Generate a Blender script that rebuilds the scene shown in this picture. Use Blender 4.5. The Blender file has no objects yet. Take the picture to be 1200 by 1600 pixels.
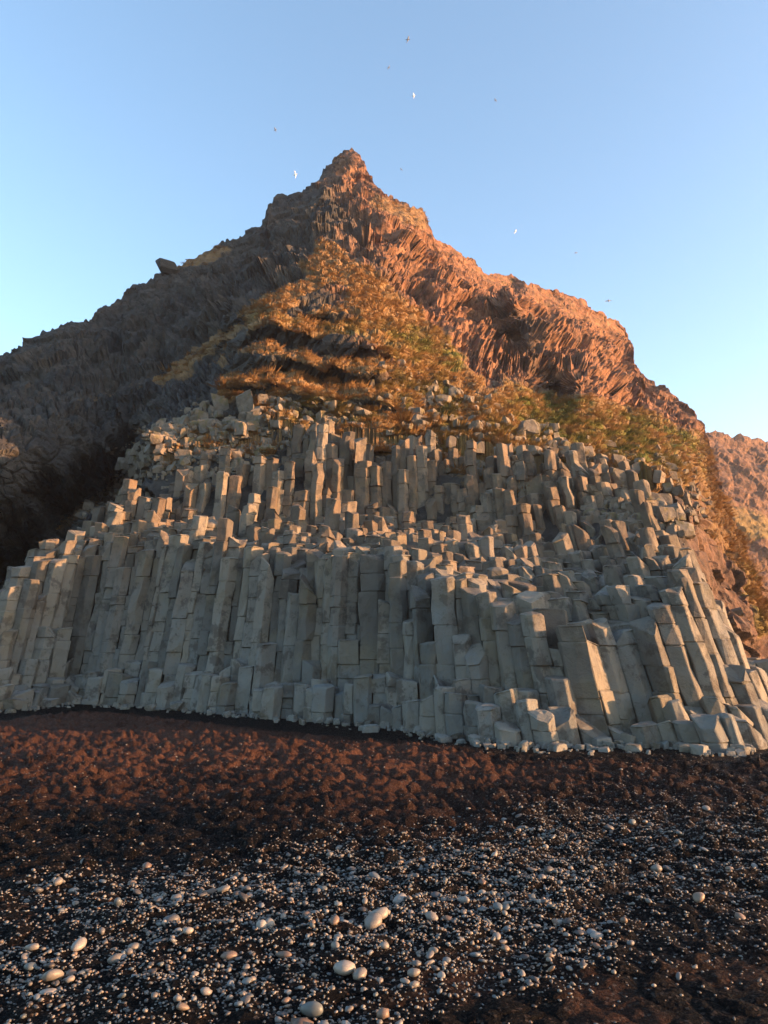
import bpy, math, time
import numpy as np
from mathutils import Vector
T00 = time.time()
rng = np.random.default_rng(7)
F = 1164.0
PITCH = math.atan(200 / F)
CP, SP = math.cos(PITCH), math.sin(PITCH)
CAMZ = 1.6
SUN_AZ = math.radians(-11)      # direction towards the sun, measured from +X towards +Y
SUN_EL = math.radians(8)

# ------------------------------------------------------------------ helpers
def p2w(px, py, Y):
    """image direction (px,py) at forward distance Y -> world point"""
    px = np.asarray(px, float); py = np.asarray(py, float)
    u = (px - 600) / F; v = (800 - py) / F
    d = CP - v * SP
    return u / d * Y, Y + 0 * px, CAMZ + (SP + v * CP) / d * Y

def w2p(X, Y, Z):
    zc = Z - CAMZ
    c = Y * CP + zc * SP
    c = np.where(np.abs(c) < 1e-6, 1e-6, c)
    return 600 + F * X / c, 800 - F * (zc * CP - Y * SP) / c

def _h(ix, iy, iz, s):
    n = (ix.astype(np.int64) * 374761393 + iy.astype(np.int64) * 668265263 + iz.astype(np.int64) * 2147483647 + s * 974634777) & 0xffffffff
    n = ((n ^ (n >> 13)) * 1274126177) & 0xffffffff
    n = ((n ^ (n >> 16)) * 2246822519) & 0xffffffff
    n = n ^ (n >> 15)
    return (n & 0xffffff) / float(0xffffff)

def vnoise(x, y, z, s=0):
    ix, iy, iz = np.floor(x), np.floor(y), np.floor(z)
    fx, fy, fz = x - ix, y - iy, z - iz
    fx = fx * fx * (3 - 2 * fx); fy = fy * fy * (3 - 2 * fy); fz = fz * fz * (3 - 2 * fz)
    r = 0
    for a in (0, 1):
        for b in (0, 1):
            for c in (0, 1):
                w = (fx if a else 1 - fx) * (fy if b else 1 - fy) * (fz if c else 1 - fz)
                r = r + w * _h(ix + a, iy + b, iz + c, s)
    return r * 2 - 1

def fbm(x, y, z, o=4, s=0, g=.5):
    x, y, z = np.broadcast_arrays(np.asarray(x, float), np.asarray(y, float), np.asarray(z, float))
    r = 0; a = 1; t = 0
    for i in range(o):
        k = 2.03 ** i
        r = r + a * vnoise(x * k + 17 * i, y * k + 5 * i, z * k, s + i); t += a; a *= g
    return r / t

def worley(x, y, s=0, z=None, jit=1.0):
    """F1, F2 and the random id of the nearest cell"""
    x, y = np.broadcast_arrays(np.asarray(x, float), np.asarray(y, float))
    ix, iy = np.floor(x), np.floor(y)
    zz = np.zeros_like(ix)
    f1 = np.full(x.shape, 9.); f2 = f1.copy(); idr = f1.copy(); id2 = f1.copy()
    for a in (-1, 0, 1):
        for b in (-1, 0, 1):
            cx, cy = ix + a, iy + b
            qx = cx + .5 + jit * (_h(cx, cy, zz, s) - .5); qy = cy + .5 + jit * (_h(cx, cy, zz, s + 1) - .5)
            d = np.hypot(x - qx, y - qy)
            n = d < f1
            f2 = np.where(n, f1, np.minimum(f2, d))
            f1 = np.where(n, d, f1)
            idr = np.where(n, _h(cx, cy, zz, s + 2), idr); id2 = np.where(n, _h(cx, cy, zz, s + 3), id2)
    return f1, f2, idr, id2

def sstep(a, b, x):
    t = np.clip((x - a) / (b - a), 0, 1); return t * t * (3 - 2 * t)

COL = bpy.context.scene.collection
def mesh_np(name, co, quads=None, tris=None, smooth=False, attrs=None):
    me = bpy.data.meshes.new(name)
    co = np.asarray(co, np.float32)
    nq = 0 if quads is None else len(quads); nt = 0 if tris is None else len(tris)
    loops = np.concatenate(([np.asarray(quads).ravel()] if nq else []) + ([np.asarray(tris).ravel()] if nt else [])).astype(np.int32)
    tot = np.concatenate([np.full(nq, 4), np.full(nt, 3)]).astype(np.int32)
    st = np.concatenate([[0], np.cumsum(tot)[:-1]]).astype(np.int32)
    me.vertices.add(len(co)); me.vertices.foreach_set('co', co.ravel())
    me.loops.add(len(loops)); me.loops.foreach_set('vertex_index', loops)
    me.polygons.add(len(tot)); me.polygons.foreach_set('loop_start', st); me.polygons.foreach_set('loop_total', tot)
    me.polygons.foreach_set('use_smooth', np.full(len(tot), bool(smooth)))
    for k, v in (attrs or {}).items():
        v = np.asarray(v, np.float32)
        if v.ndim == 1:
            a = me.attributes.new(k, 'FLOAT', 'POINT'); a.data.foreach_set('value', v)
        else:
            a = me.attributes.new(k, 'FLOAT_COLOR', 'POINT')
            a.data.foreach_set('color', np.concatenate([v, np.ones((len(v), 1), np.float32)], 1).ravel())
    me.update(calc_edges=True)
    me.validate()
    return me

def link(name, me, mat, label=None, cat=None, group=None, kind=None, loc=None):
    o = bpy.data.objects.new(name, me); COL.objects.link(o)
    if mat is not None and not me.materials: me.materials.append(mat)
    if label: o['label'] = label
    if cat: o['category'] = cat
    if group: o['group'] = group
    if kind: o['kind'] = kind
    if loc is not None: o.location = loc
    return o

def grid_quads(nr, nc):
    i = np.arange(nr - 1)[:, None] * nc + np.arange(nc - 1)[None, :]
    return np.stack([i, i + 1, i + nc + 1, i + nc], -1).reshape(-1, 4)

# ------------------------------------------------------------------ materials
class NT:
    def __init__(s, name):
        s.m = bpy.data.materials.new(name); s.m.use_nodes = True
        s.t = s.m.node_tree; s.t.nodes.clear()
        s.out = s.n('ShaderNodeOutputMaterial'); s.b = s.n('ShaderNodeBsdfPrincipled')
        s.l(s.b.outputs[0], s.out.inputs[0])
    def n(s, ty, **k):
        x = s.t.nodes.new(ty)
        for a, b in k.items(): setattr(x, a, b)
        return x
    def l(s, a, b): s.t.links.new(a, b)
    def inp(s, node, i, v):
        if hasattr(v, 'links') or isinstance(v, bpy.types.NodeSocket): s.l(v, node.inputs[i])
        else: node.inputs[i].default_value = v
    def pos(s): return s.n('ShaderNodeNewGeometry').outputs['Position']
    def objc(s): return s.n('ShaderNodeTexCoord').outputs['Object']
    def scale(s, v, sc, rot=None):
        m = s.n('ShaderNodeMapping'); s.l(v, m.inputs[0]); m.inputs['Scale'].default_value = sc
        if rot: m.inputs['Rotation'].default_value = rot
        return m.outputs[0]
    def noise(s, v, sc, det=6, rough=.6, dist=0):
        x = s.n('ShaderNodeTexNoise'); s.l(v, x.inputs['Vector']); x.inputs['Scale'].default_value = sc
        x.inputs['Detail'].default_value = det; x.inputs['Roughness'].default_value = rough; x.inputs['Distortion'].default_value = dist
        return x.outputs['Fac']
    def voro(s, v, sc, out='Distance', feat='F1'):
        x = s.n('ShaderNodeTexVoronoi', feature=feat); s.l(v, x.inputs['Vector']); x.inputs['Scale'].default_value = sc
        return x.outputs[out]
    def ramp(s, f, a, b, c0=0., c1=1.):
        x = s.n('ShaderNodeMapRange'); s.inp(x, 0, f)
        x.inputs[1].default_value = a; x.inputs[2].default_value = b; x.inputs[3].default_value = c0; x.inputs[4].default_value = c1
        return x.outputs[0]
    def math(s, op, a, b=0.):
        x = s.n('ShaderNodeMath', operation=op); s.inp(x, 0, a); s.inp(x, 1, b); return x.outputs[0]
    def mix(s, f, a, b, mode='MIX'):
        x = s.n('ShaderNodeMix', data_type='RGBA', blend_type=mode)
        s.inp(x, 0, f)
        for i, v in ((6, a), (7, b)):
            if isinstance(v, bpy.types.NodeSocket): s.l(v, x.inputs[i])
            else: x.inputs[i].default_value = (*v, 1)
        return x.outputs[2]
    def attr(s, n, out='Fac'): return s.n('ShaderNodeAttribute', attribute_name=n).outputs[out]
    def bump(s, h, strength, dist, prev=None):
        x = s.n('ShaderNodeBump'); x.inputs['Strength'].default_value = strength; x.inputs['Distance'].default_value = dist
        s.l(h, x.inputs['Height'])
        if prev: s.l(prev, x.inputs['Normal'])
        return x.outputs[0]
    def fin(s, col, rough=.9, nor=None, spec=.3):
        s.inp(s.b, 'Base Color', col if isinstance(col, bpy.types.NodeSocket) else (*col, 1))
        s.inp(s.b, 'Roughness', rough); s.b.inputs['Specular IOR Level'].default_value = spec
        if nor: s.l(nor, s.b.inputs['Normal'])
        return s.m

def mat_column():
    m = NT('basalt'); P = m.pos()
    z = m.n('ShaderNodeSeparateXYZ'); m.l(P, z.inputs[0]); z = z.outputs[2]
    n1 = m.noise(P, .55, 4); n2 = m.noise(P, 5, 8, .7); n3 = m.noise(m.scale(P, (1, 1, .18)), 7, 6, .65)
    hz = m.ramp(m.math('ADD', z, m.ramp(n1, .3, .7, -1.6, 1.6)), .4, 5.)
    base = m.mix(hz, (.138, .158, .162), (.126, .080, .050))
    base = m.mix(m.ramp(n2, .35, .7, 0, .55), base, (.13, .115, .095))
    tint = m.attr('tint')
    base = m.mix(m.ramp(tint, 0, 1, .0, .75), base, (.20, .185, .155))
    base = m.mix(m.ramp(tint, .0, .15, .6, 0), base, (.070, .066, .058))
    base = m.mix(m.ramp(n3, .58, .72, 0, .5), base, (.07, .065, .058))
    sp = m.noise(P, 2.2, 8, .72)
    base = m.mix(m.ramp(sp, .52, .58, 0, .7), base, (.062, .056, .049))
    base = m.mix(m.ramp(m.noise(P, 1.3, 3), .5, .7, 0, .4), base, (.17, .14, .085))
    n = m.bump(m.voro(m.scale(P, (1, 1, .7)), 3.2), .6, .10); n = m.bump(n2, .8, .05, n); n = m.bump(m.noise(P, 28, 6, .7), .6, .012, n)
    n = m.bump(m.ramp(m.voro(m.scale(P, (1.3, 1.3, 1.0)), 1.6, feat='DISTANCE_TO_EDGE'), 0, .012), .35, .02, n)
    return m.fin(base, .88, n, .25)

def mat_stone():
    m = NT('slope_stone'); P = m.pos()
    n2 = m.noise(P, 5, 8, .7); n1 = m.noise(P, 1.1, 5)
    base = m.mix(m.ramp(n1, .35, .65), (.125, .105, .085), (.17, .155, .135))
    base = m.mix(m.attr('tint'), base, (.20, .165, .125))
    base = m.mix(m.ramp(n2, .45, .65, 0, .6), base, (.06, .052, .042))
    base = m.mix(m.ramp(m.noise(P, 2.5, 6), .55, .62, 0, .6), base, (.13, .11, .045))
    n = m.bump(n2, .8, .06); n = m.bump(m.noise(P, 22, 6, .7), .6, .015, n)
    return m.fin(base, .9, n, .2)

def mat_hill():
    m = NT('hill_rock'); P = m.pos()
    z = m.n('ShaderNodeSeparateXYZ'); m.l(P, z.inputs[0]); X = z.outputs[0]; z = z.outputs[2]
    g = m.attr('grass'); rd = m.attr('red')
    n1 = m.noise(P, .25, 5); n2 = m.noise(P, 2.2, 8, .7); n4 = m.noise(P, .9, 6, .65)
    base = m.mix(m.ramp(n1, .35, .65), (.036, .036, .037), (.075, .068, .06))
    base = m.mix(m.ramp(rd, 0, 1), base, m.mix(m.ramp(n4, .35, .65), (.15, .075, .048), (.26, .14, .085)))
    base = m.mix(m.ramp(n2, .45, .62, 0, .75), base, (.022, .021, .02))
    base = m.mix(m.ramp(m.noise(P, 1.3, 8, .75), .60, .66, 0, .4), base, (.15, .14, .12))
    gc = m.mix(m.ramp(n4, .3, .7), (.12, .075, .038), (.24, .155, .078))
    gc = m.mix(m.ramp(m.attr('green'), 0, 1), gc, (.10, .105, .025))
    gm = m.ramp(m.math('ADD', g, m.ramp(n2, .3, .7, -.25, .25)), .35, .6)
    base = m.mix(gm, base, gc)
    n = m.bump(n2, .8, .18); n = m.bump(m.noise(P, 9, 8, .75), .8, .06, n)
    return m.fin(base, .93, n, .15)

def mat_grass():
    m = NT('dry_grass'); P = m.pos()
    t = m.attr('tint', 'Color')
    n = m.noise(P, 3, 3)
    c = m.mix(m.ramp(n, .3, .7, 0, .3), t, (.26, .18, .09))
    m.fin(c, .85, None, .2)
    return m.m

def mat_ground():
    m = NT('black_sand'); P = m.pos()
    n1 = m.noise(P, 2.2, 6, .65); n2 = m.noise(P, 60, 6, .75); n3 = m.noise(P, .5, 4)
    y = m.n('ShaderNodeSeparateXYZ'); m.l(P, y.inputs[0])
    br = m.attr('brown')
    base = m.mix(br, (.004, .004, .0045), (.125, .058, .037))  # red-brown: painted sunlight on the mid beach, brown sand at near right
    base = m.mix(m.ramp(n2, .40, .6, 0, .8), base, (.004, .004, .0045))
    # coarse grains of many colours
    v = m.voro(P, 75, 'Color'); vs = m.n('ShaderNodeSeparateColor'); m.l(v, vs.inputs[0])
    base = m.mix(m.ramp(vs.outputs[0], .86, .97, 0, .5), base, m.mix(vs.outputs[1], (.08, .04, .025), (.10, .095, .09)))
    n = m.bump(m.voro(P, 75), .9, .012); n = m.bump(n1, .5, .05, n); n = m.bump(m.noise(P, 18, 8, .8), .9, .03, n)
    rough = m.ramp(vs.outputs[2], 0, 1, .45, .95)
    return m.fin(base, rough, n, .05)

def mat_pebble(use_attr):
    m = NT('pebble'); P = m.objc() if not use_attr else m.pos()
    if use_attr:
        c = m.attr('tint', 'Color')
    else:
        c = m.attr('tint', 'Color')
    n = m.noise(P, 45, 6, .7)
    c = m.mix(m.ramp(n, .4, .75, 0, .35), c, (.06, .055, .05))
    return m.fin(c, .5, m.bump(n, .3, .003), .4)

def mat_plain(name, c, r=.7): return NT(name).fin(c, r)

M_COL, M_STONE, M_HILL, M_GRASS, M_GROUND, M_PEB = mat_column(), mat_stone(), mat_hill(), mat_grass(), mat_ground(), mat_pebble(True)

# ------------------------------------------------------------------ ground
FOOT = np.array([(-700,1112),(-80,1113),(0,1112),(60,1106),(130,1100),(200,1104),(300,1112),(400,1121),(500,1129),(600,1138),(700,1155),(800,1168),(900,1171),(1000,1168),(1060,1170),(1100,1176),(1140,1180),(1200,1165),(1280,1150),(1900,1140)], float)
def foot_py(px): return np.interp(px, FOOT[:, 0], FOOT[:, 1])
def foot_Y(px):
    v = (800 - foot_py(px)) / F
    return CAMZ / -((SP + v * CP) / (CP - v * SP))

def ground_z(X, Y):
    px, py = w2p(X, np.maximum(Y, 1.0), 0 * X)
    near = np.exp(-np.maximum(Y - 4, 0) / 60)
    fy = foot_Y(np.clip(px, -700, 1900))
    dist = fy - Y
    lump = sstep(.3, 1.6, dist - .9 * (px < 620) * 1.0)
    wx = X + .12 * fbm(X * 2.5, Y * 2.5, 0, 3, 3); wy = Y + .12 * fbm(X * 2.5, Y * 2.5, 5, 3, 4)
    f1, f2, a, b = worley(wx / .17, wy / .15, 11)
    g1, g2, a2, b2 = worley(wx / .08, wy / .075, 31)
    l = .13 * (a * .7 + .3) * (1 - np.clip(f1 * 1.25, 0, 1) ** 1.5) + .045 * a2 * (1 - g1) + .06 * fbm(X / .7, Y / .6, 0, 2, 13) + .02 * fbm(X * 6, Y * 6, 0, 4, 9)
    sc = sstep(2.5, 9.5, Y) * .75 + .25
    z = lump * l * sc + .05 * fbm(X * .5, Y * .5, 0, 3, 21)
    z = z + .006 * fbm(X * 22, Y * 22, 0, 3, 5)
    z = z - .05 + .06 * sstep(1.5, 0, dist)
    return z * np.clip(near, .2, 1)

def build_ground():
    # dense rows where the beach is seen, coarse rows out to the horizon
    pys = np.concatenate([np.linspace(1655, 1075, 520)])
    v = (800 - pys) / F
    Yr = CAMZ / -((SP + v * CP) / (CP - v * SP))
    Yr = np.concatenate([[-140, -60, -20, -5, 0, 1.5, 2.6], Yr, np.geomspace(26, 420, 24)])
    u = np.concatenate([-np.geomspace(60, 1.3, 16), np.linspace(-1.2, -.63, 150), np.linspace(-.62, .62, 800), np.linspace(.63, 1.2, 150), np.geomspace(1.3, 60, 16)])
    Yw = np.maximum(Yr, 3.0)
    X = u[None, :] * Yw[:, None]; Y = Yr[:, None] + 0 * X
    X = np.clip(X, -320, 320)
    Z = ground_z(X, Y)
    far = (Yr > 30) | (Yr < 2)
    Z[far] = 0
    px, py = w2p(X, np.maximum(Y, 1.), Z)
    # sunlit red-brown tone painted into the sand in the middle of the beach
    dist = foot_Y(np.clip(px, -700, 1900)) - Y
    br = sstep(1.0, 2.0, dist - .4 * (px < 600)) * sstep(6.0, 11, Y + 1.5 * fbm(X * .6, Y * .6, 0, 3, 77)) * (1 - .65 * sstep(750, 1150, px))
    br = np.maximum(br, .55 * sstep(4.3, 3.7, Y) * sstep(560, 800, px) * sstep(-.2, .3, fbm(X * 2, Y * 2, 0, 3, 78)))
    br = np.clip(br * (.75 + .5 * fbm(X * 3, Y * 3, 0, 4, 79)), 0, 1)
    me = mesh_np('beach', np.stack([X, Y, Z], -1).reshape(-1, 3), quads=grid_quads(*X.shape)[:, ::-1] * 1, smooth=True, attrs={'brown': br.ravel()})
    # face orientation up
    if me.polygons[len(me.polygons) // 2].normal.z < 0: me.flip_normals()
    link('ground', me, M_GROUND, kind='structure')
build_ground()
print('ground', time.time() - T00)

# ------------------------------------------------------------------ hill surface (depth laid out by control points, real 3-D surface)
RIDGE = np.array([(-700,760),(-420,700),(-300,665),(-100,590),(0,550),(60,525),(110,505),(150,490),(200,452),(245,434),(300,408),(345,378),(380,370),(400,358),(414,340),(420,318),(436,303),(468,300),(490,292),(505,266),(525,243),(548,234),(556,238),(570,258),(584,276),(598,300),(620,312),(640,320),(660,332),(668,345),(678,370),(700,385),(720,395),(765,425),(800,432),(850,450),(880,452),(900,470),(930,485),(970,503),(984,528),(990,560),(1010,590),(1060,625),(1085,645),(1100,672),(1112,705),(1130,760),(1152,830),(1185,900),(1230,960),(1300,1005),(1420,1060),(1900,1090)], float)
CT = np.array([
 # hidden behind the column pile
 (300,1120,20),(600,1120,19),(900,1120,16),(1060,1120,15.5),(600,1000,20),(600,870,21),(600,822,24.6),(600,700,26),(600,672,26.6),
 (450,870,21),(450,700,26),(450,680,27),(750,700,25.6),(750,680,26.4),(300,870,21.5),(300,808,24.6),(300,730,25.6),(300,700,27),(900,985,15),(900,870,20.8),(900,750,23.4),(900,722,25),
 (1000,975,15),(1000,850,20.6),(1000,740,23.6),(1080,1000,15.6),(1070,870,18.6),(1075,800,21.5),(130,872,21.5),(130,812,24.5),(60,920,22),(130,1130,24),(210,1130,24),(0,1125,27),(60,1040,24),(150,980,23),(210,950,23),(230,760,25.6),(230,690,27),(10,1000,22),
 # cave and overhanging lower cliff on the left
 (0,910,40),(45,865,40),(110,803,46),(165,772,48),(190,742,42),(150,735,36.5),(215,690,37.5),(-60,960,38),
 (0,840,30.5),(50,795,30),(0,760,28.6),(0,700,29),(0,650,31),(-150,700,27),(-150,900,30),(-400,800,23),(-400,1100,21),(-150,1100,30),(100,745,31.5),(100,690,32.5),(100,640,34),(170,705,34.5),(200,620,36),(235,640,35),(280,600,36),(300,640,30),
 (0,628,37),(-150,640,36),(150,590,41),(230,570,41),(300,548,41),(340,530,40),
 (0,590,44),(0,560,48),(150,520,48),(240,460,51),(345,395,54),(440,310,58),(490,300,57),(200,550,45),(300,480,48),(400,430,48),(450,400,47),(470,350,52),
 # middle spur with ledges
 (345,612,29.5),(420,600,29.8),(345,660,28.2),(330,570,37),(380,560,33),(400,500,35.5),(380,505,38),(440,470,37),(500,600,30),(500,560,32),(500,500,35.5),(520,430,41),(508,392,45),(548,240,60),(528,300,56),(524,350,51),(515,255,61),
 # right flank
 (598,520,34),(600,600,30),(680,640,28.5),(640,560,32.5),(570,470,37.5),(600,400,45),(570,300,57),(600,330,54),(660,350,55),(680,400,54),(650,480,41),(700,450,48),(700,600,32.5),(750,560,39),(725,440,52),(755,480,50),(795,530,47),(805,470,45.5),(827,530,42.5),(800,445,60),(850,470,58),(842,572,40.5),(868,612,41.5),(870,540,46),(907,596,36),(940,620,37.5),(930,500,62),(980,530,66),(990,600,56),(1040,640,48),(900,645,33),(960,660,34),(1000,680,34),(1080,690,38),(1095,680,46),(1050,735,29),(960,710,27.5),(800,660,28.5),(750,640,28.8),(830,700,26),
 (1100,760,31),(1090,800,26),(1130,860,27),(1120,930,22),(1160,950,24),(1200,1000,24),(1200,1090,21),(1300,1100,22),(1230,980,27),(1900,1110,26),
 (-700,800,26),(-700,1100,24),(-420,720,36)], float)
def rbf_fit(P, V):
    s = 100.
    d = np.hypot(P[:, None, 0] - P[None, :, 0], P[:, None, 1] - P[None, :, 1]) / s
    n = len(P); A = np.zeros((n + 3, n + 3)); A[:n, :n] = d
    Q = np.c_[np.ones(n), P / s]; A[:n, n:] = Q; A[n:, :n] = Q.T
    A[:n, :n] -= np.eye(n) * .004
    return np.linalg.solve(A, np.r_[V, 0, 0, 0])
def rbf_eval(P, W, x, y):
    s = 100.; r = W[-3] + W[-2] * x / s + W[-1] * y / s
    for i in range(len(P)): r = r + W[i] * np.hypot(x - P[i, 0], y - P[i, 1]) / s
    return r
WD = rbf_fit(CT[:, :2], CT[:, 2])
# direction in which the rock columns run (degrees from vertical, + leans right going up)
TH = np.array([(0,600,-55),(100,700,-50),(0,800,-50),(200,500,-30),(300,450,-10),(380,420,-35),(330,560,8),(400,560,5),(450,520,0),(560,560,0),(540,280,-12),(600,340,-30),(620,430,-45),(700,460,-55),(760,500,-60),(800,440,-30),(830,560,60),(700,540,-20),(900,600,10),(960,620,-12),(980,560,-40),(1100,700,-25),(1150,900,-20),(600,700,0),(300,700,0),(900,800,-15),(-300,700,-50),(1400,1000,-20)], float)
WT = rbf_fit(TH[:, :2], np.radians(TH[:, 2]))

# grass patches: (x0,y0,x1,y1,radius,weight) strokes in the picture
GS = [(420,640,600,620,34,1),(460,670,560,660,16,.9),(600,640,800,690,60,1.1),(620,580,700,620,50,1.1),(600,500,640,600,34,1.1),(560,440,600,520,26,1.1),(510,400,600,470,20,1.),
 (640,520,700,600,36,1),(800,650,1000,690,42,1.2),(850,700,1060,740,26,1.1),(760,660,880,730,40,1.1),(900,640,1080,700,20,.9),(390,500,500,440,16,.9),(400,495,470,520,9,.8),
 (430,515,620,522,9,1.2),(440,580,620,580,10,1.1),(470,500,600,478,9,.9),(400,590,620,590,12,1.2),(350,612,450,596,10,1.2),(250,600,380,510,10,.7),(320,540,270,590,10,.6),(120,622,260,590,6,.35),(230,690,420,690,16,.8),(240,720,330,690,12,.8),
 (480,420,540,450,10,.9),(590,320,660,345,12,.6),(250,420,350,392,9,.6),(100,820,240,730,10,.5),(470,560,500,600,22,.7),(600,600,680,680,40,1),(660,340,760,420,14,.4),(740,420,970,515,12,.4),(900,650,1090,720,26,.8),(1080,720,1150,880,20,.6),(1160,880,1190,980,16,.8),(1125,800,1150,860,12,.7),(1090,740,1120,800,14,.8)]
GR = [(640,545,700,570,26,1),(820,655,1060,715,38,1.3),(440,650,620,640,24,.8),(620,660,800,700,30,.6),(1160,900,1190,980,20,.5),(600,620,680,640,40,.7),(820,650,880,690,30,.7),(930,690,1060,700,26,1.2),(850,700,900,720,16,.7),(440,655,560,640,20,.6),(500,520,600,520,12,.5),(540,580,620,585,10,.6),(720,650,800,680,30,.5),(400,505,450,500,12,.5)]
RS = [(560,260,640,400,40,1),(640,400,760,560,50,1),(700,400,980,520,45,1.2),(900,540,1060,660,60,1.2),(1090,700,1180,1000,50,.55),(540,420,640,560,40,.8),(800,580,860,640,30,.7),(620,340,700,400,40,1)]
def strokes(S, x, y):
    r = np.zeros_like(x)
    for (x0, y0, x1, y1, w, k) in S:
        dx, dy = x1 - x0, y1 - y0
        t = np.clip(((x - x0) * dx + (y - y0) * dy) / (dx * dx + dy * dy + 1e-9), 0, 1)
        d = np.hypot(x - x0 - t * dx, y - y0 - t * dy)
        r = np.maximum(r, k * sstep(1.6, .55, d / w))
    return r

def normals_of(P):
    du = np.gradient(P, axis=1); dv = np.gradient(P, axis=0)
    n = np.cross(du, dv); n /= np.linalg.norm(n, axis=-1, keepdims=True) + 1e-9
    return n

# ------------------------------------------------------------------ the pile of basalt columns
# px, stump top, stump back, wall top, ledge back, upper tier top, back edge ; then forward distances of the last three
KN = np.array([
 (-140,1105,1100,1060,1055,1050,1045, 19.0,19.5,20.5),
 (-60,1090,1075,1005,995,990,985, 20.0,20.5,21.5),
 (0,1078,1062,950,930,922,915, 20.5,21.2,22.0),
 (60,1070,1048,885,865,858,850, 21.5,22.2,23.0),
 (130,1068,1038,872,830,812,800, 22.5,23.6,24.5),
 (200,1068,1032,870,818,770,745, 23.0,24.2,25.5),
 (300,1070,1026,868,812,735,705, 23.5,24.4,25.8),
 (400,1074,1028,866,812,722,690, 23.5,24.3,25.8),
 (500,1080,1034,870,815,702,682, 23.5,24.2,25.5),
 (600,1086,1040,874,820,688,674, 23.5,24.2,25.3),
 (700,1100,1058,905,828,700,685, 23.0,24.0,25.2),
 (800,1116,1085,950,845,722,702, 21.5,23.2,24.6),
 (900,1134,1115,992,862,752,730, 20.0,22.2,24.0),
 (1000,1134,1114,978,846,742,726, 19.0,21.8,23.4),
 (1050,1128,1100,930,842,765,750, 18.4,20.8,22.4),
 (1090,1128,1095,880,852,835,825, 17.4,18.6,19.6),
 (1125,1132,1100,965,955,948,942, 15.8,16.3,17.0),
 (1160,1120,1098,1040,1034,1030,1026, 14.8,15.3,16.0),
 (1220,1125,1105,1072,1068,1064,1060, 14.6,15.1,15.8),
 (1330,1140,1135,1128,1126,1124,1122, 15,15.5,16)], float)
def knot_rows():
    px = KN[:, 0]; fy = foot_Y(px)
    fr = 1 - .55 * sstep(820, 900, px) * sstep(1130, 1060, px)
    Ys = [fy, fy + .06, fy + 1.0 * fr, fy + 1.2 * fr, KN[:, 7], KN[:, 8], KN[:, 9]]
    pys = [foot_py(px)] + [KN[:, i] for i in range(1, 7)]
    A, Yk, Zk = [], [], []
    for y, p in zip(Ys, pys):
        X, Y, Z = p2w(px, p, y); A.append(X / Y); Yk.append(Y); Zk.append(Z)
    Zk[0] = Zk[0] * 0
    return A, Yk, Zk
KA, KY, KZ = knot_rows()
def top_height(X, Y):
    """height of the pile over plan position (X,Y); -1 outside"""
    a = X / Y
    ys = np.stack([np.interp(a, A, y) for A, y in zip(KA, KY)], -1)
    zs = np.stack([np.interp(a, A, z) for A, z in zip(KA, KZ)], -1)
    out = np.full(X.shape, -1.)
    for k in range(6):
        y0, y1 = ys[..., k], ys[..., k + 1]
        m = (Y >= y0) & (Y < y1)
        t = (Y - y0) / (y1 - y0 + 1e-9)
        out = np.where(m, zs[..., k] + t * (zs[..., k + 1] - zs[..., k]), out)
    out = np.where((Y >= ys[..., 6]) & (Y < ys[..., 6] + .7), zs[..., 6], out)
    tier = np.where(Y < ys[..., 2], 0, np.where(Y < ys[..., 3] + .5, 1, np.where(Y < ys[..., 4], 2, 3)))
    return out, tier
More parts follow.
